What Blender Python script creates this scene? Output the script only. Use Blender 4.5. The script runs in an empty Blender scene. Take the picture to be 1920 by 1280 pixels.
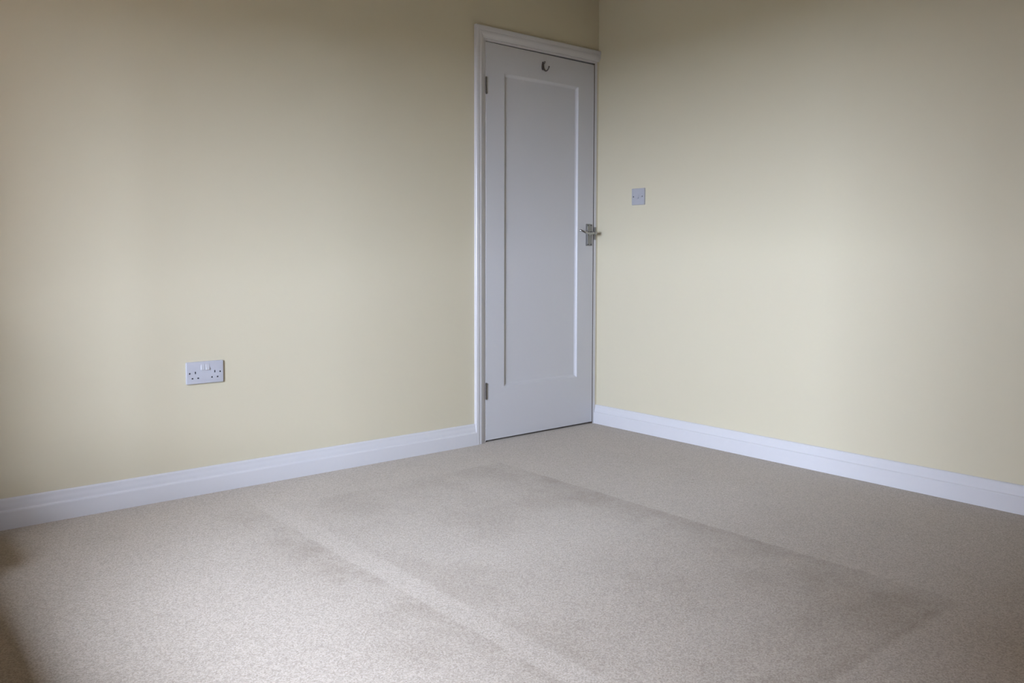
import bpy, bmesh, math, random
import numpy as np
from mathutils import Vector, Matrix

random.seed(7)
rng = np.random.default_rng(7)
S = bpy.context.scene
COL = S.collection

# ------------------------------------------------------------------ camera
# room axes: right wall is x=0, door wall is y=0, carpet is z=0; the room lies at x<0, y<0
cam_data = bpy.data.cameras.new('camera')
cam = bpy.data.objects.new('camera', cam_data)
COL.objects.link(cam)
cam_data.sensor_width = 36.0
cam_data.lens = 1563.70 / 1920 * 36.0
cam_data.shift_x = 29.295 / 1920
cam_data.shift_y = -73.739 / 1920
cam_data.clip_start = 0.02
yaw, pitch, roll = 0.68450, -0.0546, 0.0008
fwd = Vector((math.sin(yaw) * math.cos(pitch), math.cos(yaw) * math.cos(pitch), math.sin(pitch)))
rt = Vector((math.cos(yaw), -math.sin(yaw), 0))
up = rt.cross(fwd)
r2 = rt * math.cos(roll) + up * math.sin(roll)
u2 = up * math.cos(roll) - rt * math.sin(roll)
M = Matrix((r2, u2, -fwd)).transposed().to_4x4()
M.translation = Vector((-3.3869, -3.2590, 0.9365))
cam.matrix_world = M
S.camera = cam

# ------------------------------------------------------------------ exposure, sky, window portal
S.view_settings.view_transform = 'Standard'
S.view_settings.look = 'None'
S.view_settings.exposure = 6.40
S.view_settings.gamma = 1.0
S.view_settings.use_curve_mapping = False

WIN_X = -4.02                       # inner face of the window wall
WIN_Y0, WIN_Y1 = -2.42, -1.18
WIN_Z0, WIN_Z1 = 0.58, 2.05
HY1, HY2 = -0.85, -5.9                # edges of the two added, unseen buildings outside, sky shows between them

SKY = (0.835, 0.94, 1.19)
world = bpy.data.worlds.new('overcast_sky')
S.world = world
world.use_nodes = True
nt = world.node_tree
nt.nodes.clear()
wo = nt.nodes.new('ShaderNodeOutputWorld')
bg = nt.nodes.new('ShaderNodeBackground')
tc = nt.nodes.new('ShaderNodeTexCoord')
sx = nt.nodes.new('ShaderNodeSeparateXYZ')
ramp = nt.nodes.new('ShaderNodeMapRange')     # overcast sky: the zenith three times as bright as the horizon
ramp.inputs['From Min'].default_value = 0.0
ramp.inputs['From Max'].default_value = 1.0
ramp.inputs['To Min'].default_value = 0.70
ramp.inputs['To Max'].default_value = 1.0
nt.links.new(tc.outputs['Generated'], sx.inputs[0])
nt.links.new(sx.outputs['Z'], ramp.inputs['Value'])
bg.inputs['Color'].default_value = (*SKY, 1)
nt.links.new(ramp.outputs[0], bg.inputs['Strength'])
nt.links.new(bg.outputs[0], wo.inputs['Surface'])

pl = bpy.data.lights.new('window_portal', 'AREA')
pl.shape = 'RECTANGLE'
pl.size = WIN_Y1 - WIN_Y0
pl.size_y = WIN_Z1 - WIN_Z0
pl.cycles.is_portal = True
po = bpy.data.objects.new('window_portal', pl)
COL.objects.link(po)
po.location = (WIN_X - 0.16, (WIN_Y0 + WIN_Y1) / 2, (WIN_Z0 + WIN_Z1) / 2)
po.rotation_euler = Vector((1, 0, 0)).to_track_quat('-Z', 'Z').to_euler()


# ------------------------------------------------------------------ materials
def mat(name, color, rough=0.5, metal=0.0, bump=0.0, scale=200.0, spec=0.5, coat=0.0):
    m = bpy.data.materials.new(name)
    m.use_nodes = True
    n = m.node_tree.nodes
    b = n['Principled BSDF']
    b.inputs['Base Color'].default_value = (*color, 1)
    b.inputs['Roughness'].default_value = rough
    b.inputs['Metallic'].default_value = metal
    b.inputs['Specular IOR Level'].default_value = spec
    b.inputs['Coat Weight'].default_value = coat
    if bump:
        t = n.new('ShaderNodeTexCoord')
        no = n.new('ShaderNodeTexNoise')
        no.inputs['Scale'].default_value = scale
        no.inputs['Detail'].default_value = 4
        bp = n.new('ShaderNodeBump')
        bp.inputs['Strength'].default_value = bump
        bp.inputs['Distance'].default_value = 0.001
        L = m.node_tree.links
        L.new(t.outputs['Object'], no.inputs['Vector'])
        L.new(no.outputs['Fac'], bp.inputs['Height'])
        L.new(bp.outputs[0], b.inputs['Normal'])
    return m


WALL = mat('cream_wall_paint', (0.578, 0.530, 0.392), 0.75, bump=0.12, scale=90, spec=0.25)
CEIL = mat('cream_ceiling_paint', (0.62, 0.56, 0.45), 0.9, spec=0.2)
GLOSS = mat('white_gloss_paint', (0.585, 0.58, 0.59), 0.24, bump=0.05, scale=60)
DOORP = mat('white_satin_door_paint', (0.535, 0.535, 0.55), 0.42, bump=0.06, scale=70)
PLASTIC = mat('white_moulded_plastic', (0.455, 0.46, 0.495), 0.3)
SWITCHP = mat('darker_switch_plastic', (0.375, 0.378, 0.405), 0.3)  # darker tone than the socket plastic
ROCKER = mat('white_rocker_plastic', (0.47, 0.475, 0.50), 0.28)
DARK = mat('dark_socket_hole', (0.02, 0.02, 0.025), 0.6)
CHROME = mat('worn_chrome', (0.31, 0.315, 0.33), 0.38, metal=1.0)
BRIGHT = mat('polished_chrome', (0.42, 0.43, 0.45), 0.2, metal=1.0)
STEEL = mat('dull_screw_steel', (0.07, 0.07, 0.08), 0.5, metal=0.6)
HINGE = mat('dark_hinge_steel', (0.10, 0.085, 0.07), 0.5, metal=0.7)
HOOKM = mat('dark_hook_metal', (0.13, 0.11, 0.10), 0.4, metal=0.5)  # dark, partly metallic base colour
TIMBER_SHADE = mat('timber_gap_shade', (0.12, 0.09, 0.06), 0.8)  # door stop timber; also serves as painted shade in the latch gap
BLIND = mat('blind_cloth', (0.45, 0.41, 0.33), 0.9)
WOOD = mat('reddish_wood', (0.26, 0.13, 0.07), 0.45)
LAWN = mat('bare_garden', (0.05, 0.045, 0.03), 0.95)
BRICK = mat('brickwork', (0.10, 0.07, 0.05), 0.9)


def glass_mat():
    m = bpy.data.materials.new('window_glass')
    m.use_nodes = True
    n = m.node_tree.nodes
    n.clear()
    o = n.new('ShaderNodeOutputMaterial')
    mx = n.new('ShaderNodeMixShader')
    mx.inputs[0].default_value = 0.06
    tr = n.new('ShaderNodeBsdfTransparent')
    gl = n.new('ShaderNodeBsdfGlossy')
    gl.inputs['Roughness'].default_value = 0.02
    L = m.node_tree.links
    L.new(tr.outputs[0], mx.inputs[1])
    L.new(gl.outputs[0], mx.inputs[2])
    L.new(mx.outputs[0], o.inputs[0])
    return m


GLASS = glass_mat()

# worn outline of the bed that stood on the carpet (metres, room axes)
BED_X0, BED_X1 = -2.065, -1.0
BED_Y0, BED_Y1 = -2.335, -0.36


def carpet_mat():
    m = bpy.data.materials.new('beige_twist_carpet')
    m.use_nodes = True
    N, L = m.node_tree.nodes, m.node_tree.links
    b = N['Principled BSDF']
    b.inputs['Roughness'].default_value = 0.95
    b.inputs['Specular IOR Level'].default_value = 0.1
    b.inputs['Sheen Weight'].default_value = 0.15
    b.inputs['Sheen Roughness'].default_value = 0.5
    geo = N.new('ShaderNodeNewGeometry')
    pos = geo.outputs['Position']
    sep = N.new('ShaderNodeSeparateXYZ')

    def noise(scale, detail=3.0, rough=0.5, vec=None):
        t = N.new('ShaderNodeTexNoise')
        t.inputs['Scale'].default_value = scale
        t.inputs['Detail'].default_value = detail
        t.inputs['Roughness'].default_value = rough
        L.new(vec or pos, t.inputs['Vector'])
        return t.outputs['Fac']

    def math_(op, a, c=None, clamp=False):
        t = N.new('ShaderNodeMath')
        t.operation = op
        t.use_clamp = clamp
        for i, v in enumerate((a, c)):
            if v is None:
                continue
            if isinstance(v, (int, float)):
                t.inputs[i].default_value = v
            else:
                L.new(v, t.inputs[i])
        return t.outputs[0]

    def step(v, e0, e1):
        t = N.new('ShaderNodeMapRange')
        t.interpolation_type = 'SMOOTHSTEP'
        t.inputs['From Min'].default_value = e0
        t.inputs['From Max'].default_value = e1
        L.new(v, t.inputs['Value'])
        return t.outputs[0]

    L.new(pos, sep.inputs[0])
    wob = math_('MULTIPLY', math_('SUBTRACT', noise(9, 2), 0.5), 0.018)
    X = math_('ADD', sep.outputs['X'], wob)
    Y = math_('ADD', sep.outputs['Y'], wob)

    def band(v, a, c, w):              # 1 between a and c
        return math_('MULTIPLY', step(v, a - w, a + w), math_('SUBTRACT', 1.0, step(v, c - w, c + w)))

    blot = step(noise(2.6, 3, 0.6), 0.44, 0.66)
    blot2 = step(noise(6.5, 3, 0.6), 0.40, 0.70)
    inside = math_('MULTIPLY', math_('MULTIPLY', step(X, BED_X0 - .01, BED_X0 + .02), math_('SUBTRACT', 1.0, step(X, BED_X1 - .008, BED_X1 + .008))), band(Y, BED_Y0, BED_Y1, 0.015))
    # grubby margin just inside the right and near edges of the bed outline
    edge_r = math_('MULTIPLY', inside, step(X, BED_X1 - 0.36, BED_X1))
    edge_n = math_('MULTIPLY', inside, math_('SUBTRACT', 1.0, step(Y, BED_Y0, BED_Y0 + 0.35)))
    # pale clean strip where the bed side stood; grubby walkway beside it, dirtiest along the strip
    strip = math_('MULTIPLY', math_('MULTIPLY', step(X, -2.146, -2.134), math_('SUBTRACT', 1.0, step(X, -2.075, -2.045))), band(Y, -3.3, -0.30, 0.16))
    walk = math_('MULTIPLY', step(X, -2.42, -2.145), math_('SUBTRACT', 1.0, step(X, -2.143, -2.135)))
    walk = math_('MULTIPLY', walk, band(Y, -3.2, -0.35, 0.25))
    dirt = math_('MULTIPLY', inside, math_('ADD', math_('MULTIPLY', blot, 0.14), 0.05))
    dirt = math_('ADD', dirt, math_('MULTIPLY', math_('MAXIMUM', edge_r, edge_n), math_('ADD', math_('MULTIPLY', blot2, 0.32), 0.13)))
    dirt = math_('ADD', dirt, math_('MULTIPLY', walk, math_('ADD', math_('MULTIPLY', blot2, 0.42), 0.08)))
    dirt = math_('ADD', dirt, math_('ADD', math_('MULTIPLY', blot, 0.08), 0.04))
    dirt = math_('MULTIPLY', dirt, math_('SUBTRACT', 1.0, strip), clamp=True)

    # tuft speckle
    vor = N.new('ShaderNodeTexVoronoi')
    vor.inputs['Scale'].default_value = 290
    L.new(pos, vor.inputs['Vector'])
    sepc = N.new('ShaderNodeSeparateColor')
    L.new(vor.outputs['Color'], sepc.inputs[0])
    fine = noise(250, 2, 0.7)
    speck = math_('ADD', math_('MULTIPLY', sepc.outputs[0], 0.5), math_('MULTIPLY', fine, 0.5))
    cr = N.new('ShaderNodeValToRGB')
    cr.color_ramp.elements[0].position = 0.20
    cr.color_ramp.elements[0].color = (0.32, 0.272, 0.215, 1)
    cr.color_ramp.elements[1].position = 0.75
    cr.color_ramp.elements[1].color = (0.525, 0.464, 0.388, 1)
    L.new(speck, cr.inputs[0])
    mx = N.new('ShaderNodeMix')
    mx.data_type = 'RGBA'
    mx.blend_type = 'MULTIPLY'
    mx.inputs['Factor'].default_value = 1.0
    dr = N.new('ShaderNodeValToRGB')
    dr.color_ramp.elements[0].color = (1, 1, 1, 1)
    dr.color_ramp.elements[1].color = (0.55, 0.50, 0.44, 1)
    L.new(dirt, dr.inputs[0])
    L.new(cr.outputs[0], mx.inputs['A'])
    L.new(dr.outputs[0], mx.inputs['B'])
    L.new(mx.outputs['Result'], b.inputs['Base Color'])
    bp = N.new('ShaderNodeBump')
    bp.inputs['Strength'].default_value = 0.6
    bp.inputs['Distance'].default_value = 0.004
    L.new(speck, bp.inputs['Height'])
    L.new(bp.outputs[0], b.inputs['Normal'])
    return m


CARPET = carpet_mat()


# ------------------------------------------------------------------ helpers
def tag(o, label=None, cat=None, kind=None, group=None):
    if label: o['label'] = label
    if cat: o['category'] = cat
    if kind: o['kind'] = kind
    if group: o['group'] = group
    return o


def empty(name, loc=(0, 0, 0)):
    o = bpy.data.objects.new(name, None)
    o.empty_display_size = 0.05
    COL.objects.link(o)
    o.location = loc
    return o


def link(name, bm, m, parent=None, smooth=None):
    """mesh built in room coordinates -> object; parented without moving"""
    bmesh.ops.recalc_face_normals(bm, faces=bm.faces[:])
    me = bpy.data.meshes.new(name)
    bm.to_mesh(me)
    bm.free()
    return link_mesh(name, me, m, parent, smooth)


def world_loc(o):
    v = Vector((0, 0, 0))
    while o:
        v += o.location
        o = o.parent
    return v


def link_mesh(name, me, m, parent=None, smooth=None):
    me.materials.append(m)
    o = bpy.data.objects.new(name, me)
    COL.objects.link(o)
    if parent:
        o.parent = parent
        me.transform(Matrix.Translation(-world_loc(parent)))
    if smooth is not None:
        me.polygons.foreach_set('use_smooth', [True] * len(me.polygons))
        me.set_sharp_from_angle(angle=math.radians(smooth))
    return o


def box(bm, x0, x1, y0, y1, z0, z1):
    r = bmesh.ops.create_cube(bm, size=1)
    for v in r['verts']:
        v.co = Vector((x0 + (v.co.x + .5) * (x1 - x0), y0 + (v.co.y + .5) * (y1 - y0), z0 + (v.co.z + .5) * (z1 - z0)))
    return r['verts']


def boxes(name, lst, m, parent=None, bevel=0.0):
    bm = bmesh.new()
    for b in lst:
        box(bm, *b)
    if bevel:
        bmesh.ops.bevel(bm, geom=bm.edges[:], offset=bevel, segments=2, profile=0.5, affect='EDGES')
    return link(name, bm, m, parent, 40 if bevel else None)


def loft(bm, rings, closed=True, caps=True):
    vs = [[bm.verts.new(p) for p in r] for r in rings]
    for a, b in zip(vs, vs[1:]):
        n = len(a)
        for i in range(n if closed else n - 1):
            j = (i + 1) % n
            bm.faces.new((a[i], a[j], b[j], b[i]))
    if caps:
        bm.faces.new(vs[0])
        bm.faces.new(vs[-1][::-1])
    return vs


def tube(bm, pts, radii, n=14, flat=1.0):
    pts = [Vector(p) for p in pts]
    rings = []
    ref = Vector((0, 0, 1))
    for i, p in enumerate(pts):
        t = (pts[min(i + 1, len(pts) - 1)] - pts[max(i - 1, 0)]).normalized()
        r_ = ref if abs(t.dot(ref)) < 0.95 else Vector((1, 0, 0))
        a = t.cross(r_).normalized()
        b = a.cross(t).normalized()
        rr = radii[i] if isinstance(radii, (list, tuple)) else radii
        rings.append([p + a * math.cos(2 * math.pi * k / n) * rr * flat + b * math.sin(2 * math.pi * k / n) * rr for k in range(n)])
    loft(bm, rings)


def spline(pts, n=8):
    P = [Vector(p) for p in pts]
    P = [P[0] * 2 - P[1]] + P + [P[-1] * 2 - P[-2]]
    out = []
    for i in range(1, len(P) - 2):
        for k in range(n):
            t = k / n
            a, b, c, d = P[i - 1:i + 3]
            out.append(0.5 * ((2 * b) + (c - a) * t + (2 * a - 5 * b + 4 * c - d) * t * t + (3 * b - a - 3 * c + d) * t ** 3))
    out.append(P[-2])
    return out


def lathe(bm, origin, axis, prof, n=24):
    """prof: (distance along axis, radius); axis points out of the surface"""
    ax = Vector(axis).normalized()
    r_ = Vector((0, 0, 1)) if abs(ax.z) < 0.9 else Vector((1, 0, 0))
    a = ax.cross(r_).normalized()
    b = ax.cross(a).normalized()
    o = Vector(origin)
    rings = [[o + ax * h + (a * math.cos(2 * math.pi * k / n) + b * math.sin(2 * math.pi * k / n)) * max(r, 1e-5) for k in range(n)] for h, r in prof]
    loft(bm, rings)


def rounded_rect(w, h, r, seg=5):
    out = []
    for cx, cy, a0 in ((w / 2 - r, h / 2 - r, 0), (-w / 2 + r, h / 2 - r, 90), (-w / 2 + r, -h / 2 + r, 180), (w / 2 - r, -h / 2 + r, 270)):
        for k in range(seg + 1):
            a = math.radians(a0 + 90 * k / seg)
            out.append((cx + r * math.cos(a), cy + r * math.sin(a)))
    return out


def plate_bm(place, w, h, r, depth, edge=0.002, back=0.0):
    """a moulded wall plate: rounded outline, softened front edge. place(u, v, d) -> world"""
    bm = bmesh.new()
    rings = []
    for d, ins in ((back, 0.0), (depth - edge, 0.0), (depth - edge * .6, edge * .18), (depth - edge * .2, edge * .55), (depth, edge * 1.3)):
        rings.append([place(u, v, d) for u, v in rounded_rect(w - 2 * ins, h - 2 * ins, max(r - ins, .0006))])
    loft(bm, rings)
    bmesh.ops.recalc_face_normals(bm, faces=bm.faces[:])
    return bm


def cut(bm, cutters):
    """subtract cutter bmeshes from bm, returned as a new mesh"""
    me = bpy.data.meshes.new('plate'); bm.to_mesh(me); bm.free()
    ob = bpy.data.objects.new('plate_source', me); COL.objects.link(ob)
    cb = bmesh.new()
    for c in cutters:
        c(cb)
    bmesh.ops.recalc_face_normals(cb, faces=cb.faces[:])
    cm = bpy.data.meshes.new('cutter'); cb.to_mesh(cm); cb.free()
    co = bpy.data.objects.new('cutter_source', cm); COL.objects.link(co)
    md = ob.modifiers.new('cut', 'BOOLEAN'); md.operation = 'DIFFERENCE'; md.solver = 'EXACT'; md.object = co
    dg = bpy.context.evaluated_depsgraph_get()
    res = bpy.data.meshes.new_from_object(ob.evaluated_get(dg))
    bpy.data.objects.remove(ob); bpy.data.objects.remove(co)
    bpy.data.meshes.remove(me); bpy.data.meshes.remove(cm)
    return res


# ------------------------------------------------------------------ room shell
H = 2.40
X_W, Y_R = WIN_X, -4.30            # window wall, rear wall
DX0, DX1, DZ = -0.815, -0.0105, 2.008   # door opening in the door wall

fl = boxes('floor', [(X_W - .25, .2, Y_R - .2, 1.3, -.12, 0.0)], CARPET)
tag(fl, 'beige twist pile fitted carpet with worn outline of a bed', 'carpet', 'structure')
o = boxes('ceiling', [(X_W - .25, .2, Y_R - .2, 1.3, H, H + .1)], CEIL)
tag(o, 'plain cream ceiling above the cream walls', 'ceiling', 'structure')
o = boxes('wall_left', [(X_W - .25, DX0, 0, .10, 0, H), (DX1, 0.2, 0, .10, 0, H), (DX0, DX1, 0, .10, DZ, H)], WALL)
tag(o, 'cream painted wall with the white door and the double socket', 'wall', 'structure')
o = boxes('wall_right', [(0, .2, Y_R - .2, 0, 0, H)], WALL)
tag(o, 'cream painted wall with the light switch beside the door', 'wall', 'structure')
o = boxes('wall_rear', [(X_W - .25, 0, Y_R - .2, Y_R, 0, H)], WALL)
tag(o, 'cream painted wall behind the viewer', 'wall', 'structure')
o = boxes('wall_window', [(X_W - .25, X_W, Y_R, WIN_Y0, 0, H), (X_W - .25, X_W, WIN_Y1, 0, 0, H),
                          (X_W - .25, X_W, WIN_Y0, WIN_Y1, 0, WIN_Z0), (X_W - .25, X_W, WIN_Y0, WIN_Y1, WIN_Z1, H)], WALL)
tag(o, 'cream painted wall with the window', 'wall', 'structure')
o = boxes('wall_hall', [(-2.0, .2, 1.2, 1.3, 0, H), (-2.1, -2.0, .10, 1.3, 0, H), (.1, .2, .10, 1.3, 0, H)], WALL)
tag(o, 'hall wall behind the closed white door', 'wall', 'structure')

# window (outside the frame, the room's daylight comes through it)
w = empty('window_1', (WIN_X - .12, (WIN_Y0 + WIN_Y1) / 2, WIN_Z0))
tag(w, 'white casement window in the wall left of the viewer', 'window', 'structure')
xa, xb = WIN_X - .15, WIN_X - .09
boxes('window_frame', [(xa, xb, WIN_Y0, WIN_Y1, WIN_Z0, WIN_Z0 + .06), (xa, xb, WIN_Y0, WIN_Y1, WIN_Z1 - .06, WIN_Z1),
                       (xa, xb, WIN_Y0, WIN_Y0 + .06, WIN_Z0 + .06, WIN_Z1 - .06), (xa, xb, WIN_Y1 - .06, WIN_Y1, WIN_Z0 + .06, WIN_Z1 - .06),
                       (xa, xb, -1.815, -1.785, WIN_Z0 + .06, WIN_Z1 - .06)], GLOSS, w)
for a, b in ((WIN_Y0 + .06, -1.815), (-1.785, WIN_Y1 - .06)):
    boxes('pane', [(WIN_X - .123, WIN_X - .117, a, b, WIN_Z0 + .06, WIN_Z1 - .06)], GLASS, w)
boxes('window_sill', [(WIN_X - .09, WIN_X + .05, WIN_Y0 - .04, WIN_Y1 + .04, WIN_Z0 - .025, WIN_Z0)], GLOSS, w)

# added roller blind and low chest, both unseen, placed to shape the window light
rb = empty('added_blind', (WIN_X - .03, (WIN_Y0 + WIN_Y1) / 2, 1.71))
tag(rb, 'added unseen cream roller blind cutting the upper window light', 'blind')
boxes('blind_cloth', [(WIN_X - .031, WIN_X - .029, WIN_Y0 + .01, WIN_Y1 - .01, 1.725, 2.02)], BLIND, rb)
boxes('bottom_bar', [(WIN_X - .036, WIN_X - .024, WIN_Y0 + .01, WIN_Y1 - .01, 1.71, 1.73)], GLOSS, rb)
bm = bmesh.new()
lathe(bm, (WIN_X - .03, WIN_Y0 + .005, 2.025), (0, 1, 0), [(0, .02), (WIN_Y1 - WIN_Y0 - .01, .02)], 20)
link('roller_tube', bm, BLIND, rb, 40)
ch = empty('added_chest', ((WIN_X - 3.36) / 2, -1.6, 0))
tag(ch, 'added unseen low wooden chest under the window, shading the carpet', 'chest')
cx0, cx1_, cy0, cy1_ = WIN_X + .03, -3.34, -2.2, -0.76
boxes('body', [(cx0 + .01, cx1_ - .01, cy0 + .01, cy1_ - .01, .04, .46)], WOOD, ch, .003)
boxes('lid', [(cx0, cx1_, cy0, cy1_, .465, .50)], WOOD, ch, .006)
for fx in (cx0 + .02, cx1_ - .08):
    for fy in (cy0 + .02, cy1_ - .08):
        boxes('foot', [(fx, fx + .06, fy, fy + .06, 0, .04)], WOOD, ch)

# unseen furniture added to shade the wall and carpet edge and soak up bounce
def added_cupboard(name, x0, x1, y0, y1, h, fronts, face, label, cat):
    wd = empty(name, ((x0 + x1) / 2, (y0 + y1) / 2, 0))
    tag(wd, label, cat)
    boxes('body', [(x0, x1, y0 + .02 if face < 0 else y0, y1 if face < 0 else y1 - .02, .06, h - .04)], WOOD, wd, .003)
    boxes('plinth', [(x0 + .02, x1 - .02, y0 + .03, y1 - .03, 0, .06)], WOOD, wd)
    boxes('cornice', [(x0 - .01, x1 + .01, y0, y1, h - .04, h)], WOOD, wd, .006)
    yf = y0 if face < 0 else y1 - .018
    for k in range(fronts):
        a_, b_ = x0 + (x1 - x0) * k / fronts + .004, x0 + (x1 - x0) * (k + 1) / fronts - .004
        dd = boxes('door', [(a_, b_, yf, yf + .018, .08, h - .06)], WOOD, wd, .003)
        bm = bmesh.new()
        kx = b_ - .03 if k % 2 == 0 else a_ + .03
        lathe(bm, (kx, yf if face < 0 else yf + .018, min(1.0, h * .7)), (0, face, 0), [(0, .006), (.012, .006), (.018, .013), (.026, .012), (.030, .004)], 14)
        link('knob', bm, CHROME, dd, 40)


added_cupboard('added_cupboard', -3.98, -3.20, -.29, -.025, 2.10, 2, -1, 'added unseen tall wooden unit shading the window end of the socket wall', 'added_cupboard')
added_cupboard('added_cabinet', -3.98, -3.15, -.62, -.31, .32, 2, -1, 'added unseen low wooden unit shading the left edge of the carpet', 'added_cabinet')
added_cupboard('added_wardrobe', -3.0, -0.10, Y_R + .025, Y_R + .60, 2.15, 6, 1, 'added unseen wide wooden unit along the rear wall, cutting bounced light', 'added_wardrobe')

o = boxes('ground', [(-60, X_W - .25, -40, 40, -3.1, -3.0)], LAWN)
tag(o, 'bare garden ground below the window', 'ground', 'structure')

# two unseen brick buildings, added outside the window to shade the room's sides
def added_house(x0, x1, y0, y1, eaves, ridge, label):
    """brick body, overhanging pitched roof, a row of windows on the side that faces the room"""
    nb = empty('added_house', ((x0 + x1) / 2, (y0 + y1) / 2, -3.0))
    tag(nb, label, 'added_house', 'structure')
    boxes('wall', [(x0, x1, y0, y1, -3.0, eaves)], BRICK, nb)
    bm = bmesh.new()
    loft(bm, [[Vector((x, y, z)) for x, z in ((x0 - .3, eaves - .1), (x1 + .3, eaves - .1), ((x0 + x1) / 2, ridge))] for y in (y0 - .25, y1 + .25)])
    link('roof', bm, BRICK, nb)
    for k in range(3):
        yc = y0 + (y1 - y0) * (k + .5) / 3
        for zc in (-1.6, 1.4):
            boxes('window', [(x1 - .02, x1 + .04, yc - .6, yc + .6, zc - .6, zc + .6)], DARK, nb)


added_house(-19.0, -12.2, HY1, 8.0, 5.6, 8.6, 'added unseen brick building outside the window, shading the right wall')
added_house(-8.0, X_W - .27, -15.0, HY2, 5.2, 7.4, 'added unseen brick wing beside the window, shading the socket wall')

# ------------------------------------------------------------------ baseboards: flat face, thin ledge, cove above
SK = [(0, 0), (.019, 0), (.019, .0580), (.0188, .0602), (.0181, .0622), (.0170, .0638), (.0156, .0649), (.0141, .0656), (.0131, .0664), (.0126, .0685), (.0122, .0745), (.0113, .0800),
      (.0097, .0855), (.0085, .0905), (.0080, .0955), (.0076, .0995), (.0062, .1032), (.0035, .1050), (0, .1052)]


def baseboard(name, place, a, b, label):
    bm = bmesh.new()
    n = 40
    loft(bm, [[place(d, a + (b - a) * k / n, z) for d, z in SK] for k in range(n + 1)])
    o = link(name, bm, GLOSS, None, 50)
    tag(o, label, 'baseboard', 'structure')
    return o


AX0 = -0.868                        # outer edge of the door architrave
baseboard('baseboard_left', lambda d, s, z: Vector((s, -d, z)), X_W, AX0, 'white gloss skirting board running from the door frame under the socket')
baseboard('baseboard_right', lambda d, s, z: Vector((-d, s, z)), 0.0, Y_R, 'white gloss skirting board along the wall with the light switch')
baseboard('baseboard_window', lambda d, s, z: Vector((X_W + d, s, z)), -0.02, Y_R + .02, 'white gloss skirting board under the window')
baseboard('baseboard_rear', lambda d, s, z: Vector((s, Y_R + d, z)), X_W + .02, -0.02, 'white gloss skirting board behind the viewer')

# ------------------------------------------------------------------ door frame: architrave, lining, stops
fr = empty('trim_1', ((AX0 + 0) / 2, 0, 0))
tag(fr, 'white moulded door frame with mitred architrave around the door', 'door frame', 'structure')
AR = [(0, 0), (0, .0165), (.0010, .0178), (.0025, .0182), (.0165, .0182), (.0185, .0178), (.0195, .0158), (.0215, .0152), (.0240, .0160),
      (.0290, .0166), (.0340, .0160), (.0390, .0140), (.0430, .0115), (.0470, .0095), (.0510, .0086), (.0535, .0080), (.0550, .0065), (.0550, 0)]
ATOP = 2.0625
bm = bmesh.new()
loft(bm, [[Vector((AX0 + a, -t, z if z == 0 else ATOP - a)) for a, t in AR] for z in (0, 1)])
link('architrave_leg', bm, GLOSS, fr, 35)
bm = bmesh.new()
loft(bm, [[Vector((AX0 + a if k == 0 else 0.0, -t, ATOP - a)) for a, t in AR] for k in (0, 1)])
link('architrave_head', bm, GLOSS, fr, 35)
LX0, LX1, LZ = -0.7968, -0.0282, 1.9950      # inside faces of the lining
boxes('jamb', [(DX0, LX0, -.0004, .10, 0, DZ)], GLOSS, fr)
boxes('jamb', [(LX1, DX1, -.0006, .10, 0, LZ)], GLOSS, fr)
boxes('jamb_head', [(LX0, DX1, -.0004, .10, LZ, DZ)], GLOSS, fr)
for b in ((LX0, LX0 + .012, .043, .075, 0, LZ), (LX1 - .012, LX1, .043, .075, 0, LZ), (LX0 + .012, LX1 - .012, .043, .075, LZ - .012, LZ)):
    boxes('door_stop', [b], TIMBER_SHADE, fr)
boxes('gap_shade_strip', [(LX1 - .0010, LX1, .0010, .043, 0, LZ)], TIMBER_SHADE, fr)  # dark strip painting in the shadow of the latch-side gap
boxes('strike_plate', [(LX1 - .0004, LX1 + .0130, -.0034, .030, 1.030, 1.100)], CHROME, fr, .0006)

# ------------------------------------------------------------------ the door
door = empty('door_1', (-.795, 0.0, 0.008))
tag(door, 'closed white single-panel door in the corner with hook and lever handle', 'door', 'structure')
LX = (-.795, -.0335)
Zb = (.0085, .0110)                  # bottom edge, hinge side and latch side
Zt = (1.9925, 1.9870)                # the leaf drops a little on the latch side
PX, PZ = (-.676, -.154), (.2735, 1.8530)
BW, BD = .0135, .013                   # moulding width and depth
TH = .040
# leaf frame: two stiles and two rails as one painted surface around the panel opening
bm = bmesh.new()
f_out = [Vector((LX[0], 0, Zb[0])), Vector((LX[1], 0, Zb[1])), Vector((LX[1], 0, Zt[1])), Vector((LX[0], 0, Zt[0]))]
f_in = [Vector((PX[0], 0, PZ[0])), Vector((PX[1], 0, PZ[0])), Vector((PX[1], 0, PZ[1])), Vector((PX[0], 0, PZ[1]))]
e = .0015
c0 = sum(f_out, Vector()) / 4
out_in = [Vector((p.x + (e if p.x < c0.x else -e), 0, p.z + (e if p.z < c0.z else -e))) for p in f_out]
back = Vector((0, TH, 0))
rings = [[p + back for p in f_in], [p + back for p in f_out], [p + Vector((0, e, 0)) for p in f_out], out_in, f_in, [p + back for p in f_in]]
loft(bm, rings, caps=False)
bmesh.ops.remove_doubles(bm, verts=bm.verts[:], dist=1e-6)
link('door_leaf', bm, DOORP, door)
# sunk panel
bm = bmesh.new()
box(bm, PX[0] + BW - .002, PX[1] - BW + .002, BD, BD + .009, PZ[0] + BW - .002, PZ[1] - BW + .002)
link('panel', bm, DOORP, door)
# four mitred mouldings around the panel
MP = [(0, TH * .6), (0, .0005), (.0012, .0012), (.003, .0040), (.006, .0078), (.009, .0104), (.0115, .0117), (BW, .0125), (BW, TH * .6)]


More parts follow.
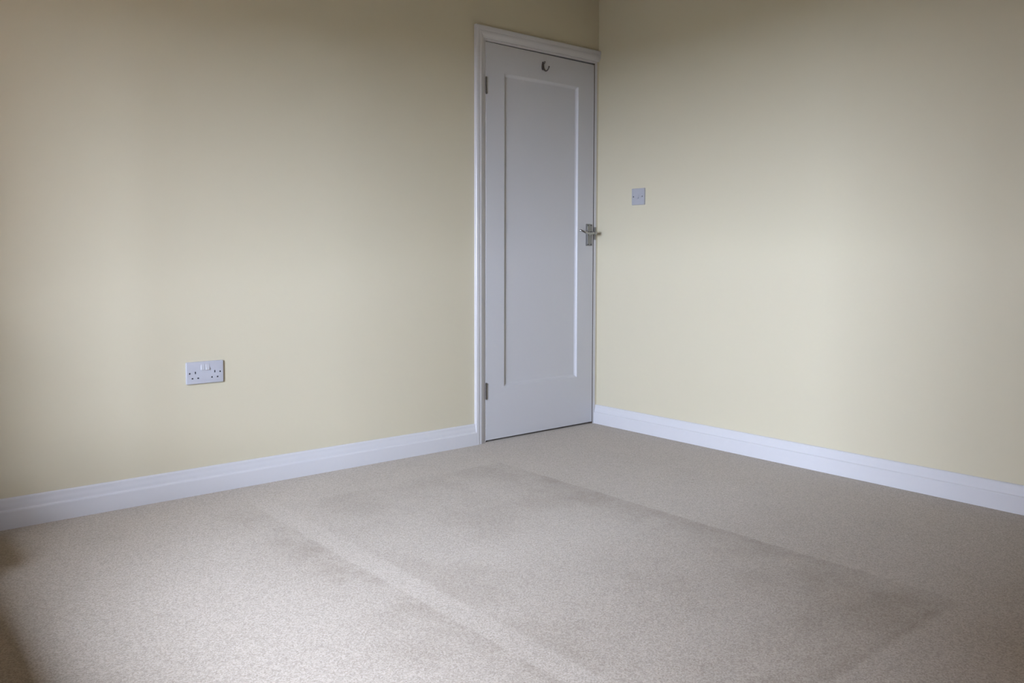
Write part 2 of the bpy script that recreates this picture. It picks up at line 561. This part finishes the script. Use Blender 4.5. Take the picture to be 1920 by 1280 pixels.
def moulding(kind):
    bm = bmesh.new()
    rings = []
    for end in (0, 1):
        ring = []
        for a, d in MP:
            x0, x1, z0, z1 = PX[0] + a, PX[1] - a, PZ[0] + a, PZ[1] - a
            p = {'l': (x0, (z0, z1)[end]), 'r': (x1, (z0, z1)[end]), 'b': ((x0, x1)[end], z0), 't': ((x0, x1)[end], z1)}[kind]
            ring.append(Vector((p[0], d, p[1])))
        rings.append(ring)
    loft(bm, rings)
    return link('panel_moulding', bm, DOORP, door, 35)


for k in 'lrbt':
    moulding(k)

# butt hinges: knuckle barrel of five segments and a leaf edge
for z0, z1 in ((1.737, 1.820), (.218, .301)):
    bm = bmesh.new()
    n = 5
    for k in range(n):
        a, b = z0 + (z1 - z0) * k / n + .0004, z0 + (z1 - z0) * (k + 1) / n - .0004
        lathe(bm, (-.7950, -.0035, a), (0, 0, 1), [(0, .0036), (.0004, .0042), (b - a - .0004, .0042), (b - a, .0036)], 14)
    hg = link('hinge', bm, HINGE, door, 40)
    boxes('hinge_leaf', [(-.7966, -.7952, -.003, .03, z0, z1)], HINGE, hg)
    bm = bmesh.new()
    lathe(bm, (-.7950, -.0035, z1), (0, 0, 1), [(-.001, .0020), (.0012, .0024), (.0022, .0014)], 12)
    link('hinge_pin', bm, HINGE, hg, 40)

# lever handle on a rectangular backplate
HX, HZ = -.0675, 1.056
hd = empty('door_handle', tuple(Vector((HX, 0, HZ)) - door.location))
hd.parent = door
tag(hd, 'worn chrome lever handle on rectangular backplate')
on_door = lambda u, v, d: Vector((HX + u, -d, HZ + v))
bm = bmesh.new()
rings = []
for d, ins in ((-.0004, 0), (.0018, 0), (.0028, .0014), (.0032, .0062), (.0052, .0068), (.0058, .0080)):
    rings.append([on_door(u, v, d) for u, v in rounded_rect(.047 - 2 * ins, .121 - 2 * ins, .0022)])
loft(bm, rings)
link('backplate', bm, CHROME, hd, 30)
for sx_ in (-1, 1):
    for sz_ in (-1, 1):
        bm = bmesh.new()
        o3 = on_door(sx_ * .0125, sz_ * .0525, .0062)
        lathe(bm, o3, (0, -1, 0), [(-.001, .0034), (.0004, .0034), (.0010, .0022), (.0011, .0001)], 14)
        box(bm, o3.x - .0024, o3.x + .0024, o3.y - .0015, o3.y - .0009, o3.z - .0004, o3.z + .0004)
        link('screw', bm, STEEL, hd)
PV = HZ + .010
bm = bmesh.new()
lathe(bm, (HX, 0, PV), (0, -1, 0), [(.005, .0125), (.009, .0125), (.0105, .0105), (.013, .0088), (.034, .0080), (.040, .0090), (.050, .0105), (.054, .0095), (.056, .0070), (.0565, .002)], 24)
link('lever_boss', bm, BRIGHT, hd, 40)
bm = bmesh.new()
path = spline([(HX + .002, -.048, PV), (HX - .018, -.0515, PV - .0010), (HX - .042, -.052, PV - .0035), (HX - .066, -.0495, PV - .0010), (HX - .084, -.044, PV + .006), (HX - .096, -.036, PV + .012), (HX - .101, -.028, PV + .0135)])
nn = len(path)
tube(bm, path, [(.0066 - .0012 * min(1, i / nn * 1.6)) * (1 if i < nn - 2 else (.85 if i == nn - 2 else .55)) for i in range(nn)], 16, .75)
link('lever', bm, BRIGHT, hd, 60)

# coat hook on the top rail
KX, KZ = -.4165, 1.927
hk = empty('coat_hook', tuple(Vector((KX, 0, KZ)) - door.location))
hk.parent = door
tag(hk, 'small dark metal coat hook screwed to the top of the door')
bm = bmesh.new()
rings = []
for d, ins in ((-.0003, 0), (.0022, 0), (.0034, .0010), (.0040, .0026)):
    ring = []
    for k in range(28):
        a = 2 * math.pi * k / 28
        wdt = (.0085 + .0020 * math.sin(-a)) - ins
        ring.append(Vector((KX + wdt * math.cos(a), -d, KZ + (.0225 - ins) * math.sin(a))))
    rings.append(ring)
loft(bm, rings)
link('backplate', bm, HOOKM, hk, 40)
bm = bmesh.new()
p = spline([(KX, -.002, KZ - .008), (KX, -.010, KZ - .019), (KX, -.022, KZ - .0285), (KX, -.034, KZ - .0285), (KX, -.0435, KZ - .021), (KX, -.0475, KZ - .0135)])
tube(bm, p, [.0060 - .0024 * min(1, i / 18) for i in range(len(p))], 12)
lathe(bm, (KX, -.0482, KZ - .0125), (0, -.25, 1), [(-.0046, .0008), (-.0038, .0030), (-.0016, .0045), (.0008, .0046), (.003, .0034), (.0042, .0010)], 14)
link('hook_prong', bm, HOOKM, hk, 60)
bm = bmesh.new()
p = spline([(KX, -.002, KZ + .008), (KX, -.009, KZ + .010), (KX, -.014, KZ + .014), (KX, -.0155, KZ + .019)])
tube(bm, p, [.0042 - .0012 * min(1, i / 10) for i in range(len(p))], 12)
lathe(bm, (KX, -.0157, KZ + .019), (0, -.2, 1), [(-.003, .0008), (-.002, .0030), (0, .0040), (.0018, .0034), (.0032, .0008)], 14)
link('hook_prong', bm, HOOKM, hk, 60)
for dx_, dz_ in ((-.0045, -.0165), (.0, .0155)):
    bm = bmesh.new()
    lathe(bm, (KX + dx_, -.0036, KZ + dz_), (0, -1, 0), [(-.0005, .0030), (.0008, .0030), (.0016, .0016), (.0017, .0002)], 12)
    link('screw', bm, STEEL, hk)

# ------------------------------------------------------------------ double socket on the left wall
SX, SZ = -2.2125, .4810
sock = empty('double_socket', (SX, 0, SZ - .043))
tag(sock, 'white plastic double power socket low on the cream wall', 'socket')
on_l = lambda u, v, d: Vector((SX + u, -d, SZ + v))
DEP = .0095


def pin_rects(s):
    cx = s * .0385
    # earth slot upright above, two flat slots below
    return [(cx + .0002, .0010, .0050, .0094), (cx - .0112, -.0208, .0076, .0054), (cx + .0112, -.0208, .0076, .0054)]


cutters = []
for s in (-1, 1):
    for u, v, ww, hh in pin_rects(s):
        cutters.append(lambda b, u=u, v=v, ww=ww, hh=hh: box(b, SX + u - ww / 2, SX + u + ww / 2, -DEP - .01, -DEP + .006, SZ + v - hh / 2, SZ + v + hh / 2))
    cutters.append(lambda b, s=s: lathe(b, (SX + s * .0603, -DEP + .0045, SZ - .0010), (0, -1, 0), [(0, .0037), (.02, .0037)], 20))
me = cut(plate_bm(on_l, .147, .087, .0045, DEP, .0028), cutters)
link_mesh('faceplate', me, PLASTIC, sock, 30)
for s in (-1, 1):
    for u, v, ww, hh in pin_rects(s):
        boxes('pin_hole', [(SX + u - ww / 2, SX + u + ww / 2, -DEP + .0035, -DEP + .0055, SZ + v - hh / 2, SZ + v + hh / 2)], DARK, sock)
    bm = bmesh.new()
    o3 = Vector((SX + s * .0603, -DEP + .0040, SZ - .0010))
    lathe(bm, o3, (0, -1, 0), [(-.001, .0036), (.0002, .0035), (.0009, .0022), (.0010, .0002)], 16)
    box(bm, o3.x - .0024, o3.x + .0024, o3.y - .0020, o3.y - .0012, o3.z - .0004, o3.z + .0004)
    link('screw', bm, STEEL, sock)
    # rocker switch: wedge standing proud at its lower end
    bm = bmesh.new()
    cu, cv = s * .0089, .0215
    rw, rh = .0156, .0235
    prof = [(-rh / 2, -.004), (-rh / 2, .0036), (-rh / 2 + .0015, .0050), (-rh / 2 + .005, .0050), (0, .0020), (rh / 2 - .002, .0006), (rh / 2, .0003), (rh / 2, -.004)]
    if s < 0:
        prof = [(v, d if d < 0 else d * .86) for v, d in prof]
    rr = [[on_l(cu + x, cv + v, DEP + d - ins * (1 if d > 0 else 0)) for v, d in prof] for x, ins in ((-rw / 2, .0008), (-rw / 2 + .001, 0), (rw / 2 - .001, 0), (rw / 2, .0008))]
    loft(bm, rr)
    link('rocker_switch', bm, ROCKER, sock, 30)

# ------------------------------------------------------------------ light switch on the right wall
QY, QZ = -.301, 1.253
sw = empty('light_switch', (0, QY, QZ - .043))
tag(sw, 'square white plastic light switch on the wall beside the door', 'switch')
on_r = lambda u, v, d: Vector((-d, QY - u, QZ + v))      # u runs to the right as seen
SD = .0095
cutters = [lambda b, s=s: lathe(b, (-SD + .0045, QY - s * .0302, QZ), (-1, 0, 0), [(0, .0037), (.02, .0037)], 20) for s in (-1, 1)]
me = cut(plate_bm(on_r, .087, .087, .0030, SD, .0024), cutters)
link_mesh('faceplate', me, SWITCHP, sw, 30)
for s in (-1, 1):
    bm = bmesh.new()
    o3 = Vector((-SD + .0040, QY - s * .0302, QZ))
    lathe(bm, o3, (-1, 0, 0), [(-.001, .0036), (.0002, .0035), (.0009, .0022), (.0010, .0002)], 16)
    box(bm, o3.x - .0020, o3.x - .0012, o3.y - .0024, o3.y + .0024, o3.z - .0004, o3.z + .0004)
    link('screw', bm, STEEL, sw)
bm = bmesh.new()
rw, rh = .0105, .0230
prof = [(-rh / 2, -.004), (-rh / 2, .0032), (-rh / 2 + .001, .0040), (-rh / 2 + .004, .0040), (0, .0018), (rh / 2 - .001, .0006), (rh / 2, -.004)]
loft(bm, [[on_r(x, v, SD + d) for v, d in prof] for x in (-rw / 2, rw / 2)])
link('rocker_switch', bm, SWITCHP, sw, 30)
